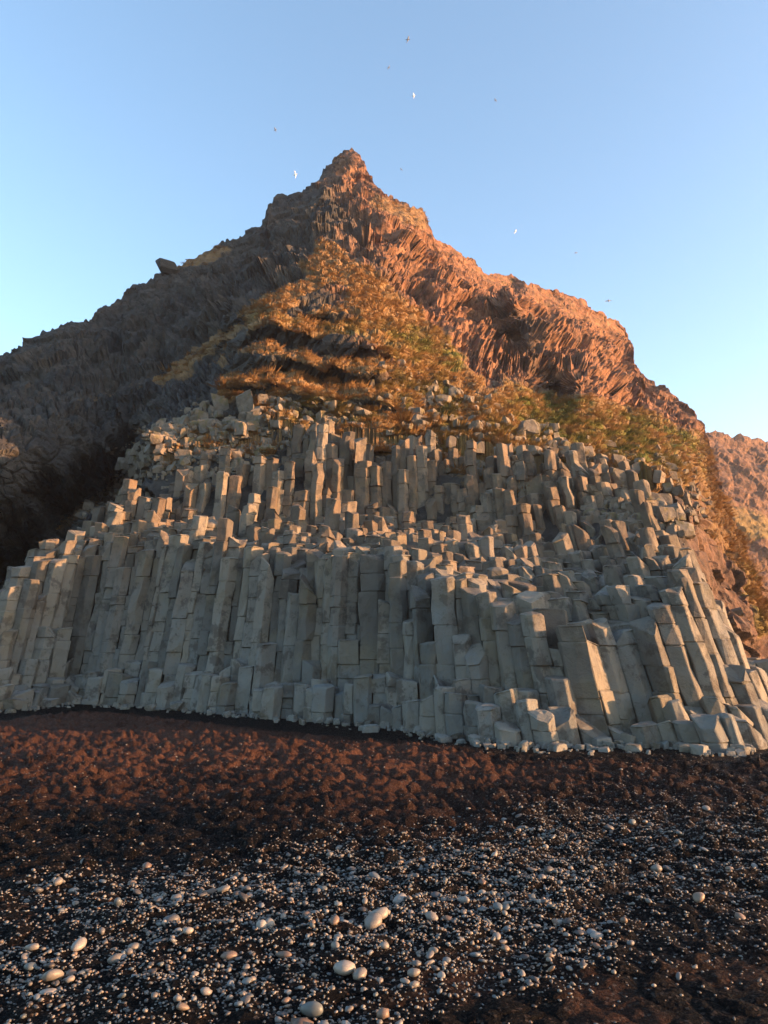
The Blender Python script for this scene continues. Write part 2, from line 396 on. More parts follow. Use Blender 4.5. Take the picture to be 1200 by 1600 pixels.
def build_hill():
    xs = np.concatenate([np.arange(-700, -30, 9.), np.arange(-30, 1230, 1.5), np.arange(1232, 1900, 9.)])
    NR = 470
    ry = np.interp(xs, RIDGE[:, 0], RIDGE[:, 1])
    ry = ry + 7 * fbm(xs / 22., 0 * xs, 0 * xs, 4, 51) + 3.5 * fbm(xs / 6., 0 * xs, 0 * xs, 2, 55)
    yl = np.maximum(1135., ry + 25)
    t = np.linspace(0, 1, NR) ** 1.12
    PX = xs[None, :] + 0 * t[:, None]; PY = ry[None, :] + t[:, None] * (yl - ry)[None, :]
    # round the crest over backwards
    D = rbf_eval(CT, WD, PX, PY)
    lat = (PX - 600) / F * D
    X, Y, Z = p2w(PX, PY, D)
    # big relief
    D = D + 1.5 * fbm(X / 7, Z / 7, Y / 7, 4, 61) * sstep(24, 38, D)
    # ledges in the middle spur
    lm = np.maximum(strokes([(390,545,560,545,62,1),(450,640,600,650,36,.7)], PX, PY), 0)
    zz = (Z + .25 * X + 1.3 * fbm(X / 4, Y / 4, 0, 4, 71)) / 2.35
    f = zz - np.floor(zz)
    D = D + lm * 3.0 * (sstep(.55, .98, f) - f)
    X, Y, Z = p2w(PX, PY, D)
    P = np.stack([X, Y, Z], -1)
    N = normals_of(P)
    if N[NR // 2, len(xs) // 2, 1] > 0: N = -N
    grass = strokes(GS, PX + 14 * fbm(X / 1.5, Z / 1.5, 0, 3, 81), PY + 10 * fbm(X / 1.2, Z / 1.2, 9, 3, 82))
    grass = grass * sstep(.0, .4, N[..., 2] + .25 * fbm(X, Z, Y, 3, 83) + .05)
    grass = np.maximum(grass, lm * sstep(.62, .8, N[..., 2] + .15 * fbm(X, Z, Y, 3, 84)) * sstep(-.35, .2, fbm(X / 1.5, Z, Y / 1.5, 4, 90)))
    green = strokes(GR, PX + 20 * fbm(X / 2, Z / 2, 0, 3, 85), PY + 14 * fbm(X / 2, Z / 2, 4, 3, 86)) * sstep(-.3, .4, fbm(X / .8, Z / .8, Y, 3, 87))
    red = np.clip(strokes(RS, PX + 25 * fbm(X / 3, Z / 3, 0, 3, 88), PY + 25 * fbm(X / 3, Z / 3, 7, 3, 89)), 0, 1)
    th = rbf_eval(TH, WT, PX, PY)
    # local frame of the surface: s across, r along the columns (metres)
    S0 = X + .25 * Y; R0 = Z
    cx, cz = 0., 20.
    wob = .5 * fbm(X / 3, Z / 3, Y / 3, 3, 91)
    s = (S0 - cx) * np.cos(th) - (R0 - cz) * np.sin(th) + wob
    r = (S0 - cx) * np.sin(th) + (R0 - cz) * np.cos(th) + wob
    rocky = 1 - np.clip(grass * 1.4, 0, 1)
    f1, f2, a, b = worley(s / .62, r / 1.7, 101)
    g1, g2, c, d = worley(s / .27, r / .75, 111)
    h1, h2, e, e2 = worley(s / 2.4, r / 4., 121)
    facet = (a - .5) * .7 + .45 * (c - .5) + .9 * (e - .5) * sstep(31, 44, D)
    groove = -.30 * sstep(.16, 0, f2 - f1) - .12 * sstep(.12, 0, g2 - g1)
    m1, m2, ma, mb = worley((X + .6 * fbm(X / 2, Z / 2, 0, 3, 7)) / 2.3, (Z + .3 * Y) / 1.9, 135)
    rg = 1 - np.abs(fbm(X / 2.6, Z / 2.6, Y / 2.6, 4, 131)) * 2.2
    big = .35 * fbm(X / 1.2, Z / 1.2, Y / 1.2, 4, 133) + sstep(30, 45, D) * (1.1 * (rg - .6) + .9 * (ma - .5))
    # crumbly red lava on the right side and crest
    k1, k2, ka, kb = worley(X / .9 + fbm(X, Z, 0, 2, 5), (Z + .3 * Y) / .8, 141)
    crumb = .7 * (ka - .5) + .35 * fbm(X * 1.1, Z * 1.1, Y * 1.1, 4, 151)
    far = np.maximum(sstep(24, 34, D), sstep(1075, 1110, PX))
    fan = np.clip(strokes([(640,470,820,600,42,1),(860,580,950,640,36,1),(-300,700,230,700,110,.7),(300,600,440,560,40,1),(440,560,600,560,60,1),(0,560,380,440,40,.45)], PX + 30 * fbm(X / 3, Z / 3, 3, 3, 93), PY + 30 * fbm(X / 3, Z / 3, 8, 3, 94)), 0, 1)
    disp = rocky * ((facet + groove) * (.15 + .6 * fan) + big + (1 - fan) * crumb) * (.25 + .75 * far)
    # tussocks
    q1, q2, qa, qb = worley((X + .15 * fbm(X * 2, Y * 2, Z, 2, 3)) / .62, (Y * .75 + Z * .75) / .5, 161)
    tus = .50 * (.5 + .5 * qa) * (1 - np.clip(q1 * 1.3, 0, 1) ** 2) - .12 + .10 * fbm(X * 2.5, Y * 2.5, Z * 2.5, 3, 171)
    disp = disp + (1 - rocky) * tus
    disp = disp * (.33 + .67 * sstep(0, .10, t)[:, None])
    P = P + N * disp[..., None]
    # the hill never comes through the column pile in front of it
    Tt_, _ = top_height(P[..., 0], np.maximum(P[..., 1], 1))
    aa = P[..., 0] / np.maximum(P[..., 1], 1)
    P[..., 2] = np.where((P[..., 1] < np.interp(aa, KA[0], KY[0]) + .1) & (aa > KA[0][0]) & (aa < KA[0][-1]) & (PX < 1140), np.minimum(P[..., 2], -.5), P[..., 2])
    P[..., 2] = np.where((Tt_ > 0) & (P[..., 1] < 26.5), np.minimum(P[..., 2], Tt_ - .9 * sstep(26.5, 25, P[..., 1])), P[..., 2])
    # back of the hill: a real slope falling away behind the crest
    top = P[0]
    rows = []
    for k, (dy, dz) in enumerate(((.5, -.05), (2, -.5), (6, -3), (16, -12), (35, -35), (60, -75))):
        q = top.copy()
        q[:, 1] += dy; q[:, 2] = np.maximum(q[:, 2] + dz, -2)
        q[:, 0] *= 1 + .0
        rows.append(q)
    PA = np.concatenate([np.stack(rows[::-1]), P], 0)
    nb = len(rows)
    pad = lambda A: np.concatenate([np.repeat(A[:1], nb, 0), A], 0)
    q = grid_quads(*PA.shape[:2])
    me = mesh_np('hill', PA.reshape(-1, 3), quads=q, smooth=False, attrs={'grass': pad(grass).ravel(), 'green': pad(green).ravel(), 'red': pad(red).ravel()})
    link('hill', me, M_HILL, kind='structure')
    return xs, PX, PY, P, N, grass, green, D
HILL = build_hill()
print('hill', time.time() - T00)

def build_far():
    R = np.array([(900,700),(1050,668),(1100,674),(1130,680),(1200,694),(1260,705),(1400,750),(1700,880),(2100,960)], float)
    xs = np.concatenate([np.arange(900, 1230, 2.), np.arange(1232, 2100, 12.)])
    ry = np.interp(xs, R[:, 0], R[:, 1]) + 3 * fbm(xs / 15., 0 * xs, 0 * xs, 4, 201)
    t = np.linspace(0, 1, 170)
    PX = xs[None, :] + 0 * t[:, None]; PY = ry[None] + t[:, None] * (1030 - ry)[None]
    D = 128 - 70 * t[:, None] ** .9 + (PX - 1100) * .10
    X, Y, Z = p2w(PX, PY, D)
    g = fbm((X + .6 * Z) / 14, Z / 30, 0, 4, 211)
    P = np.stack([X, Y, Z], -1); N = normals_of(P)
    if N[80, 80, 1] > 0: N = -N
    f1, f2, a, b = worley((X + .5 * Z) / 4, Z / 9, 221)
    P = P + N * ((3 * g + .3) * sstep(0, .3, t)[:, None] + 1.2 * (a - .5) + 1.2 * fbm(X / 2, Z / 2, Y / 2, 4, 231))[..., None]
    top = P[0]; rows = []
    for dy, dz in ((3, -1), (20, -8), (80, -60), (140, -90)):
        q = top.copy(); q[:, 1] += dy; q[:, 2] = np.maximum(q[:, 2] + dz, -2); rows.append(q)
    PA = np.concatenate([np.stack(rows[::-1]), P], 0)
    n = PA.shape[0] * PA.shape[1]
    grass = np.concatenate([np.zeros((4, len(xs))), sstep(-.1, .4, fbm(X / 12, Z / 8, 0, 4, 241)) * sstep(.1, .5, t)[:, None]], 0).ravel()
    me = mesh_np('headland', PA.reshape(-1, 3), quads=grid_quads(*PA.shape[:2]), attrs={'grass': grass * .8, 'green': grass * .3, 'red': np.full(n, .7)})
    link('headland', me, M_HILL, kind='structure')
build_far()

LN = np.array([(-.7,.13),(-.42,.13),(-.3,.12),(-.15,.07),(0,-.01),(.1,-.06),(.2,-.14),(.3,-.22),(.42,-.28),(.7,-.3)])
def lean(X, Y):
    a = X / Y
    lx = np.interp(a, LN[:, 0], LN[:, 1]) * np.clip(1.35 - (Y - 14) * .08, .25, 1.0)
    return lx, np.full_like(lx, .10)

SP0 = .365
hx = np.arange(-24, 24, SP0 * .87); hy = np.arange(-16, 18, SP0)
seeds = np.array([(x, y + (SP0 / 2 if i % 2 else 0)) for i, x in enumerate(hx) for y in hy])
ra = math.radians(-20)
seeds = np.stack([seeds[:, 0] * math.cos(ra) - seeds[:, 1] * math.sin(ra), seeds[:, 0] * math.sin(ra) + seeds[:, 1] * math.cos(ra) + 18], 1)
seeds[:, 0] = seeds[:, 0] - .0125 * seeds[:, 0] * np.abs(np.clip(seeds[:, 0], -14, 14)) * np.sign(seeds[:, 0])
seeds = seeds[(np.abs(seeds[:, 0]) < 15) & (seeds[:, 1] > 9) & (seeds[:, 1] < 29)]; seeds += rng.uniform(-1, 1, seeds.shape) * SP0 * .15
# a few cells removed so that neighbours grow wider
seeds = seeds[rng.random(len(seeds)) > .045]
# evaluate height at the leaned top
n = len(seeds)
cur = seeds.copy(); Tn = np.zeros(n)
for it in range(7):
    lx, ly = lean(cur[:, 0], cur[:, 1])
    cur = np.c_[seeds[:, 0] + lx * np.maximum(Tn, 0), seeds[:, 1] + ly * np.maximum(Tn, 0)]
    T, tier = top_height(cur[:, 0], cur[:, 1])
    Tn = .5 * Tn + .5 * np.where(T < 0, 0, T) if it < 6 else T
low = fbm(seeds[:, 0] / .9, seeds[:, 1] / .9, 0 * seeds[:, 0], 3, 301)
q = rng.random(n); r2 = rng.normal(size=n)
Tr = T.copy()
Tr = np.where(tier == 0, T * (.45 + .75 * q) + .1, Tr)
ra_ = sstep(.05, .18, seeds[:, 0] / seeds[:, 1])
Tr = np.where(tier == 1, T - np.where(q < .58 - .25 * ra_, q * (2.7 - 1.0 * ra_), 0) + .25 * low * (1 - .5 * ra_), Tr)
Tr = np.where(tier == 2, T + .30 * low + .16 * r2 + np.where(q > .90, (q - .9) * 8, 0), Tr)
Tr = np.where(tier == 3, T - np.where(q < .62, q * 2.3, 0) + .45 * low + .14 * r2 + np.where(q > .93, .5, 0) - .3 + 1.1 * fbm(seeds[:, 0] / 1.5, seeds[:, 1] / 2.5, 0 * q, 2, 305), Tr)
keep = (T > .02)
ids = np.nonzero(keep)[0]

# Voronoi cells by clipping
def cell(i):
    c = seeds[i]; d = seeds - c; dd = (d ** 2).sum(1)
    nb = np.nonzero((dd < (SP0 * 2.6) ** 2) & (dd > 1e-9))[0]; nb = nb[np.argsort(dd[nb])][:16]
    R = SP0 * .95; poly = [(R, R), (-R, R), (-R, -R), (R, -R)]
    for j in nb:
        m = d[j] / 2; nn = d[j]; lim = m @ nn; new = []
        for k in range(len(poly)):
            a = poly[k]; b = poly[(k + 1) % len(poly)]
            fa = a[0] * nn[0] + a[1] * nn[1] - lim; fb = b[0] * nn[0] + b[1] * nn[1] - lim
            if fa <= 0: new.append(a)
            if fa * fb < 0:
                t = fa / (fa - fb); new.append((a[0] + t * (b[0] - a[0]), a[1] + t * (b[1] - a[1])))
        poly = new
        if len(poly) < 3: return None, nb
    return np.array(poly), nb

def column_mesh(poly, c, zb, zt, lx, ly, rr, tint, rough=1.0):
    """verts (world), quads, tris of one jointed, slightly irregular column"""
    # drop very short edges, then chamfer each corner
    P = [p for k, p in enumerate(poly) if np.hypot(*(p - poly[k - 1])) > .05]
    if len(P) < 3: return None
    P = np.array(P); ctr = P.mean(0)
    P = ctr + (P - ctr) * .985
    n = len(P); out = []
    for k in range(n):
        a = P[k - 1] - P[k]; b = P[(k + 1) % n] - P[k]
        la, lb = np.hypot(*a), np.hypot(*b)
        ch = min(.012, .3 * la, .3 * lb)
        out += [P[k] + a / la * ch, P[k] + b / lb * ch]
    P = np.array(out); n = len(P)
    H = zt - zb
    zs = [zb]; zj = zb + rr.uniform(.2, .7)
    joints = []
    while zj < zt - .22:
        joints.append(zj); zj += rr.choice([rr.uniform(.2, .6), rr.uniform(.5, 1.7)])
    rings = []
    def seg(z0, z1, last):
        off = rr.normal(size=2) * .011 * rough; sc = 1 - abs(rr.normal()) * .022 * rough; rot = rr.normal() * .012
        cs, sn = math.cos(rot), math.sin(rot)
        Q = ctr + ((P - ctr) @ np.array([[cs, sn], [-sn, cs]])) * sc + off
        e = .018
        zl = [z0 + .003, z0 + e]
        m = max(1, int((z1 - z0) / .3))
        zl += [z0 + e + (z1 - z0 - 2 * e) * k / m for k in range(1, m)] + [z1 - e, z1 - .003]
        wv = rr.normal(size=2) * .012
        for k, z in enumerate(zl):
            ins = .93 if k == 0 or (k == len(zl) - 1 and not last) else 1.
            t = (z - z0) / (z1 - z0)
            jt = rr.normal(size=(n // 2, 2)).repeat(2, 0) * .010 * rough
            W = ctr + (Q - ctr) * ins + wv * math.sin(t * 6) * rough + (jt if ins == 1. else 0)
            rings.append((W, np.full(n, z)))
    b = [zb] + joints + [zt]
    for k in range(len(b) - 1): seg(b[k], b[k + 1], k == len(b) - 2)
    # tilted, chipped top
    W, Z = rings[-1]
    ang = rr.uniform(-math.pi, 0) if rr.random() < .75 else rr.uniform(0, math.pi)
    sl = abs(rr.normal()) * .16 if rr.random() < .84 else rr.uniform(.4, 1.0)
    drop = (W - ctr) @ np.array([math.cos(ang), math.sin(ang)])
    Z = Z - sl * (drop - drop.min()) * .9
    if rr.random() < .55:
        a2 = rr.uniform(-math.pi, math.pi); k = (W - ctr) @ np.array([math.cos(a2), math.sin(a2)]); k = k / (np.abs(k).max() + 1e-6)
        Z = Z - rr.uniform(.05, .3) * np.clip((k - .25) / .75, 0, 1)
        W = W - (np.clip((k - .4), 0, 1)[:, None]) * .05 * np.array([math.cos(a2), math.sin(a2)])
    lim = rings[-3][1][0] if len(rings) > 3 else zb
    Z = np.maximum(Z, zb + .05)
    rings[-1] = (W, Z)
    # rings under the top must not poke through it
    for k in range(2, min(7, len(rings))):
        w, z = rings[-k]; rings[-k] = (w, np.minimum(z, Z - .02 * (k - 1)))
    # rounded edge of the top
    rings.append((ctr + (W - ctr) * .90, Z + .018))
    rings.append((ctr + (W - ctr) * .45, Z * .5 + Z.mean() * .5 + .02 + rr.normal() * .015))
    nr = len(rings)
    V = np.zeros((nr * n + 1, 3))
    for k, (w, z) in enumerate(rings):
        V[k * n:(k + 1) * n, 0] = c[0] + w[:, 0] + lx * z; V[k * n:(k + 1) * n, 1] = c[1] + w[:, 1] + ly * z; V[k * n:(k + 1) * n, 2] = z
    zc = rings[-1][1].mean()
    V[-1] = (c[0] + ctr[0] + lx * zc, c[1] + ctr[1] + ly * zc, zc + .005)
    i = np.arange(n); j = (i + 1) % n
    Qd = np.concatenate([np.stack([k * n + i, k * n + j, (k + 1) * n + j, (k + 1) * n + i], 1) for k in range(nr - 1)])
    Tr_ = np.stack([(nr - 1) * n + i, (nr - 1) * n + j, np.full(n, nr * n)], 1)
    # poly from clipping runs counter-clockwise
    return V, Qd, Tr_

cols = []
lxA, lyA = lean(cur[:, 0], cur[:, 1])
for i in ids:
    poly, nb = cell(i)
    if poly is None or len(poly) < 3: continue
    a = poly; area = .5 * np.sum(a[:, 0] * np.roll(a[:, 1], -1) - a[:, 1] * np.roll(a[:, 0], -1))
    if area < 0: poly = poly[::-1]
    if abs(area) < .03: continue
    nbt = np.where(T[nb] > .02, Tr[nb], 0.)
    front = nbt[(seeds[nb][:, 1] < seeds[i][1] + .1)]
    lowest = min(nbt[:7].min(), front.min() if len(front) else 9)
    zt = max(Tr[i], .12); zb = max(-.35, min(lowest - .9, zt - .5))
    expo = max(zt - max(front[:4].mean() if len(front) else 0, 0), 0.02)
    px, py = w2p(cur[i, 0], cur[i, 1], zt)
    score = (expo + .15) * math.sqrt(abs(area)) / cur[i, 1] ** 2
    vis = (-30 < px < 1230)
    cols.append(dict(i=i, poly=poly, zb=zb, zt=zt, px=float(px), py=float(py), expo=expo, score=score if vis else 0, tier=int(tier[i]), w=math.sqrt(abs(area))))
order = sorted(range(len(cols)), key=lambda k: -cols[k]['score'])
single = set(order[:300])
print('columns', len(cols), time.time() - T00)

ORD = ['first', 'second', 'third', 'fourth', 'fifth', 'sixth', 'seventh', 'eighth', 'ninth', 'tenth', 'eleventh', 'twelfth', 'thirteenth', 'fourteenth', 'fifteenth', 'sixteenth', 'seventeenth', 'eighteenth', 'nineteenth', 'twentieth']
ZX = [(150, 'below the cave'), (330, 'near the cave side'), (520, 'left of centre'), (700, 'at the centre'), (860, 'right of centre'), (1020, 'in sunlit right part'), (3000, 'at far right')]
TN = {0: 'foot row', 1: 'lower wall', 2: 'stepped ledges', 3: 'upper tier'}
def zone(px):
    for a, b in ZX:
        if px < a: return b
groups = {}
for k in single:
    c = cols[k]
    kind = 'tall' if c['expo'] > 1.5 else 'medium' if c['expo'] > .7 else 'short'
    wd = 'broad' if c['w'] > .46 else 'slender' if c['w'] < .395 else 'middling'
    groups.setdefault((c['tier'], zone(c['px']), kind, wd), []).append(k)
LAB = {}
for (t, z, kind, wd), L in groups.items():
    L.sort(key=lambda k: cols[k]['px'])
    for r, k in enumerate(L):
        col = 'grey' if t < 2 else 'brown grey'
        LAB[k] = f"{kind} {wd} basalt column, {TN[t]} {z}, {ORD[min(r, 19)]} such from left"
bigV, bigQ, bigT, bigA, off = [], [], [], [], 0
for k, c in enumerate(cols):
    rr = np.random.default_rng(1000 + int(c['i']))
    i = c['i']
    res = column_mesh(c['poly'], seeds[i], c['zb'], c['zt'], lxA[i], lyA[i], rr, 0, 1.0 if c['tier'] < 2 else 1.5)
    if res is None: continue
    V, Q, Tt = res
    tint = rr.random() ** 2
    if k in single:
        base = np.array([seeds[i][0] + lxA[i] * c['zb'], seeds[i][1] + lyA[i] * c['zb'], c['zb']])
        me = mesh_np('basalt_column', V - base, quads=Q, tris=Tt, attrs={'tint': np.full(len(V), tint)})
        link('basalt_column', me, M_COL, LAB[k], 'basalt column', 'basalt columns of the cliff foot', kind='thing', loc=base)
    else:
        bigV.append(V); bigQ.append(Q + off); bigT.append(Tt + off); bigA.append(np.full(len(V), tint)); off += len(V)
me = mesh_np('column_rubble', np.concatenate(bigV), quads=np.concatenate(bigQ), tris=np.concatenate(bigT), attrs={'tint': np.concatenate(bigA)})
o = link('basalt_columns', me, M_COL, 'smaller grey basalt columns filling the pile between the larger ones', 'basalt columns', kind='stuff')
print('pile', time.time() - T00, off)

# ------------------------------------------------------------------ boulders
def rock_mesh(seed, rough=1., sub=4):
    rr = np.random.default_rng(seed)
    import bmesh
    bm = bmesh.new(); bmesh.ops.create_icosphere(bm, subdivisions=sub, radius=1)
    V = np.array([v.co[:] for v in bm.verts]); Fc = np.array([[v.index for v in f.verts] for f in bm.faces]); bm.free()
    # cut by planes -> angular block
    A = rr.normal(size=(3, 3)); A, _ = np.linalg.qr(A); A = A * .25 + np.eye(3) * .75
    pl = [(a_ * sg, rr.uniform(.48, .62)) for a_ in A for sg in (-1, 1)] + [(rr.normal(size=3), rr.uniform(.55, .75)) for _ in range(int(4 + 4 * rough))]
    V = V * 1.1
    for nn, h in pl:
        nn = nn / np.linalg.norm(nn)
        d = V @ nn - h; V = V - np.clip(d, 0, 9)[:, None] * nn
    V = V + V * (.07 * fbm(V[:, 0] * 3, V[:, 1] * 3, V[:, 2] * 3 + seed, 4, seed))[:, None]
    return V, Fc
xs_h, HPX, HPY, HP, HN, HG, HGR, HD = HILL
def on_hill(px, py):
    c = int(np.argmin(np.abs(xs_h - px))); col = HPY[:, c]
    r = int(np.clip(np.searchsorted(col, py), 1, len(col) - 2))
    return HP[r, c].copy(), HN[r, c]
BL = [ # px, py, width px, height px, label
 (345,632,36,44,'large cracked grey rock block at top left of the grass slope'),
 (318,655,30,40,'blocky grey rock under the left grass edge, left of the largest block'),
 (385,640,40,58,'tall split grey rock block standing right of the largest block'),
 (425,630,30,34,'grey rock block at the right end of the upper left outcrop'),
 (360,662,28,34,'low grey rock wedged under the two largest blocks'),
 (248,672,28,30,'pale rounded rock on the left shoulder edge of the column pile'),
 (272,682,44,44,'broad flat faced grey rock on the left shoulder'),
 (222,705,26,36,'leftmost grey rock on the shoulder above the cave mouth'),
 (300,690,26,30,'small grey rock between the shoulder rocks and the grass'),
 (470,660,22,26,'small grey rock poking from grass above the upper tier'),
 (445,668,20,22,'small dark rock in the grass beside the short stubs'),
 (520,655,18,20,'small grey stone in the middle of the grass slope'),
 (676,614,20,36,'pale upright rock with a sunlit right edge in the tussocks'),
 (715,620,22,20,'grey stone half hidden in tussocks near the green patch'),
 (770,655,26,34,'orange lit upright stone among the tussocks right of centre'),
 (820,682,44,36,'big rounded grey boulder with sunlit right face among tussocks'),
 (795,690,28,26,'grey boulder touching the left side of the big rounded one'),
 (705,692,20,30,'pointed pale stone rising above the upper columns'),
 (748,700,20,28,'pointed grey stone right of the taller pointed one'),
 (880,705,26,22,'low grey stone under the green slope'),
 (945,695,40,20,'flat grey rock in the green tussock slope'),
 (930,745,40,40,'grey block at the top of the right hand column slope'),
 (965,748,34,44,'large brown grey block right of the grey block'),
 (1003,768,36,46,'big sunlit block on the right shoulder edge'),
 (990,735,20,28,'small upright block standing over the right shoulder'),
 (1040,805,36,34,'rounded sunlit orange boulder at the right shoulder'),
 (905,738,26,30,'small grey block left end of the right shoulder blocks'),
 (640,690,16,22,'small orange lit stone over the central upper columns'),
 (560,600,14,14,'small stone on the lowest grass ledge of the spur'),
 (330,712,26,22,'rounded grey rock at the left end of the upper tier'),
 (290,722,24,22,'grey rock below the shoulder beside dry grass'),
 (250,735,30,24,'grey rock on the shoulder slope over the cave side'),
 (215,757,30,24,'weathered rock on the lower shoulder slope'),
 (175,785,28,20,'low weathered rock near the cave mouth'),
]
for k, (px, py, w, h, lab) in enumerate(BL):
    p, nn = on_hill(px, py)
    if 280 > px > 150 or px > 900 or (py > 685): 
        p = np.array([float(v) for v in p2w(px, py, p[1] - .1)])
    Dm = p[1]
    V, Fc = rock_mesh(500 + k)
    sc = np.array([w / F * Dm / 2 * 1.22, w / F * Dm / 2 * 1.15, h / F * Dm / 2 * 1.22])
    rr = np.random.default_rng(k)
    V = V * sc
    me = mesh_np('boulder', V, tris=Fc, attrs={'tint': np.full(len(V), .35 * rr.random())})
    link('boulder', me, M_STONE, lab, 'rock', 'rocks on the grass slope and shoulders', loc=p)
# boulder on the left skyline
p, nn = on_hill(266, 424)
V, Fc = rock_mesh(777, .6); V = V * np.array([1.45, 1.2, .85]); V[:, 2] -= .12 * V[:, 0]
link('boulder', mesh_np('boulder', V, tris=Fc, attrs={'tint': np.zeros(len(V)), 'red': np.zeros(len(V)), 'grass': np.zeros(len(V)), 'green': np.zeros(len(V))}), M_HILL, 'dark boulder perched alone on the left skyline ridge', 'rock', 'rocks on the grass slope and shoulders', loc=p + np.array([0, -.2, .1]))
# broken blocks lying at the foot of the wall
FB = [(18,1092,60,'wide low pale block at the far left foot of the wall'),(75,1098,30,'low grey block in front of the first stumps'),(118,1098,26,'small grey fragment beside the sand left of centre'),(205,1104,14,'small flat chip lying on the sand at the left'),(235,1108,20,'low broken block under the left stumps'),(275,1108,26,'rounded low block under the left wall'),
 (415,1121,26,'thin flat slab lying on the sand left of centre'),(355,1118,18,'small pale fragment at the foot left of centre'),(655,1142,24,'small pale fragment where the foot line turns'),(715,1150,34,'flat pale block in the foot row near centre'),(770,1160,26,'block with sunlit right face at the foot'),(868,1168,22,'small rounded sunlit block at the foot'),(882,1163,22,'sunlit wedge leaning on the foot row'),
 (940,1165,40,'long pale sunlit slab lying along the foot'),(968,1150,28,'orange lit broken block above the long slab'),(1025,1162,26,'square sunlit block on the sand right of the slab'),(1003,1168,18,'small pale stone beside the square block'),(1083,1166,26,'pale square stone near the right foot'),(1070,1152,34,'rounded bluish block behind the pale square stone'),(1148,1160,30,'rounded pale block at the right end of the foot'),(1185,1140,26,'pale block near the right edge of the wall'),(600,1135,16,'tiny pale chip at the foot in the centre'),(500,1128,18,'low broken stub at the foot left of centre')]
for k, (px, py, w, lab) in enumerate(FB):
    v = (800 - py - 2) / F; Yg = min(CAMZ / -((SP + v * CP) / (CP - v * SP)), float(foot_Y(px)) + .05)
    X, Y, Z = p2w(px, py, Yg)
    V, Fc = rock_mesh(900 + k, .6)
    s = w / F * Yg / 2 * 1.15
    V = V * np.array([s, s * .8, s * (.45 if w > 35 or 'flat' in lab or 'slab' in lab else .8)])
    me = mesh_np('fallen_block', V, tris=Fc, attrs={'tint': np.full(len(V), .5)})
    link('fallen_block', me, M_COL, lab, 'rock', 'broken blocks at the foot of the wall', loc=(float(X), Yg, float(ground_z(np.array([float(X)]), np.array([Yg]))[0]) + s * .3))

# scree: loose angular stones filling the shoulders, too many to count
def build_scree():
    AR = [(150,800,240,700,18,500),(200,720,420,690,22,620),(240,690,330,660,18,200),(880,730,1060,760,26,500),(940,760,1060,820,24,300),(600,690,860,720,18,260),(420,680,560,672,9,140),(620,600,800,680,50,220),(1060,720,1085,800,12,80),(430,640,560,660,16,110),(1100,960,1130,1060,14,60)]
    protos = [rock_mesh(50 + i, .7, 3) for i in range(6)]
    VV, FF, AA, of = [], [], [], 0
    r = np.random.default_rng(3)
    AR2 = [(210,730,330,650,20,130,.26),(330,690,430,650,18,90,.24),(620,620,800,690,40,90,.22),(800,690,900,730,20,60,.22),(900,735,1060,800,26,110,.24),(440,650,560,660,20,40,.2),(150,800,220,740,14,50,.2)]
    for (x0, y0, x1, y1, w, nn, *sz) in AR + AR2:
        for _ in range(nn):
            t = r.random(); px = x0 + t * (x1 - x0) + r.normal() * w * .7; py = y0 + t * (y1 - y0) + r.normal() * w * .7
            p, nr_ = on_hill(px, py)
            V, Fc = protos[r.integers(6)]
            s = min(np.exp(r.normal() * .4) * (sz[0] if sz else .11) * .9, .34)
            V = V * s * r.uniform(.7, 1.4, 3)
            a = r.uniform(0, 6.28); c_, s_ = math.cos(a), math.sin(a)
            V = np.stack([V[:, 0] * c_ - V[:, 1] * s_, V[:, 0] * s_ + V[:, 1] * c_, V[:, 2]], 1)
            VV.append(V + p + nr_ * s * .25); FF.append(Fc + of); AA.append(np.full(len(V), r.random() ** 2)); of += len(V)
    me = mesh_np('scree', np.concatenate(VV), tris=np.concatenate(FF), attrs={'tint': np.concatenate(AA)})
    link('scree', me, M_STONE, 'loose angular stones strewn over the shoulders and gaps in the grass', 'scree', kind='stuff')
build_scree()
def build_foot():
    protos = [rock_mesh(70 + i, .6, 2) for i in range(5)]; r = np.random.default_rng(12)
    VV, FF, of = [], [], 0
    for _ in range(520):
        px = r.uniform(-60, 1230); Y0 = float(foot_Y(px)) + .03 - abs(r.normal()) * .28
        X0 = (px - 600) / F * Y0 / (CP - (800 - float(foot_py(px))) / F * SP)
        V, Fc = protos[r.integers(5)]; sz = np.exp(r.normal() * .5) * .05
        V = V * sz * r.uniform(.6, 1.4, 3); a = r.uniform(0, 6.28)
        V = np.stack([V[:, 0] * math.cos(a) - V[:, 1] * math.sin(a), V[:, 0] * math.sin(a) + V[:, 1] * math.cos(a), V[:, 2]], 1)
        z = float(ground_z(np.array([X0]), np.array([Y0]))[0])
        VV.append(V + np.array([X0, Y0, z + sz * .15])); FF.append(Fc + of); of += len(V)
    VV = np.concatenate(VV)
    link('rubble', mesh_np('rubble', VV, tris=np.concatenate(FF), attrs={'tint': np.full(len(VV), .4)}), M_COL, 'small broken basalt chips lying in the sand along the foot of the wall', 'rubble', kind='stuff')
build_foot()

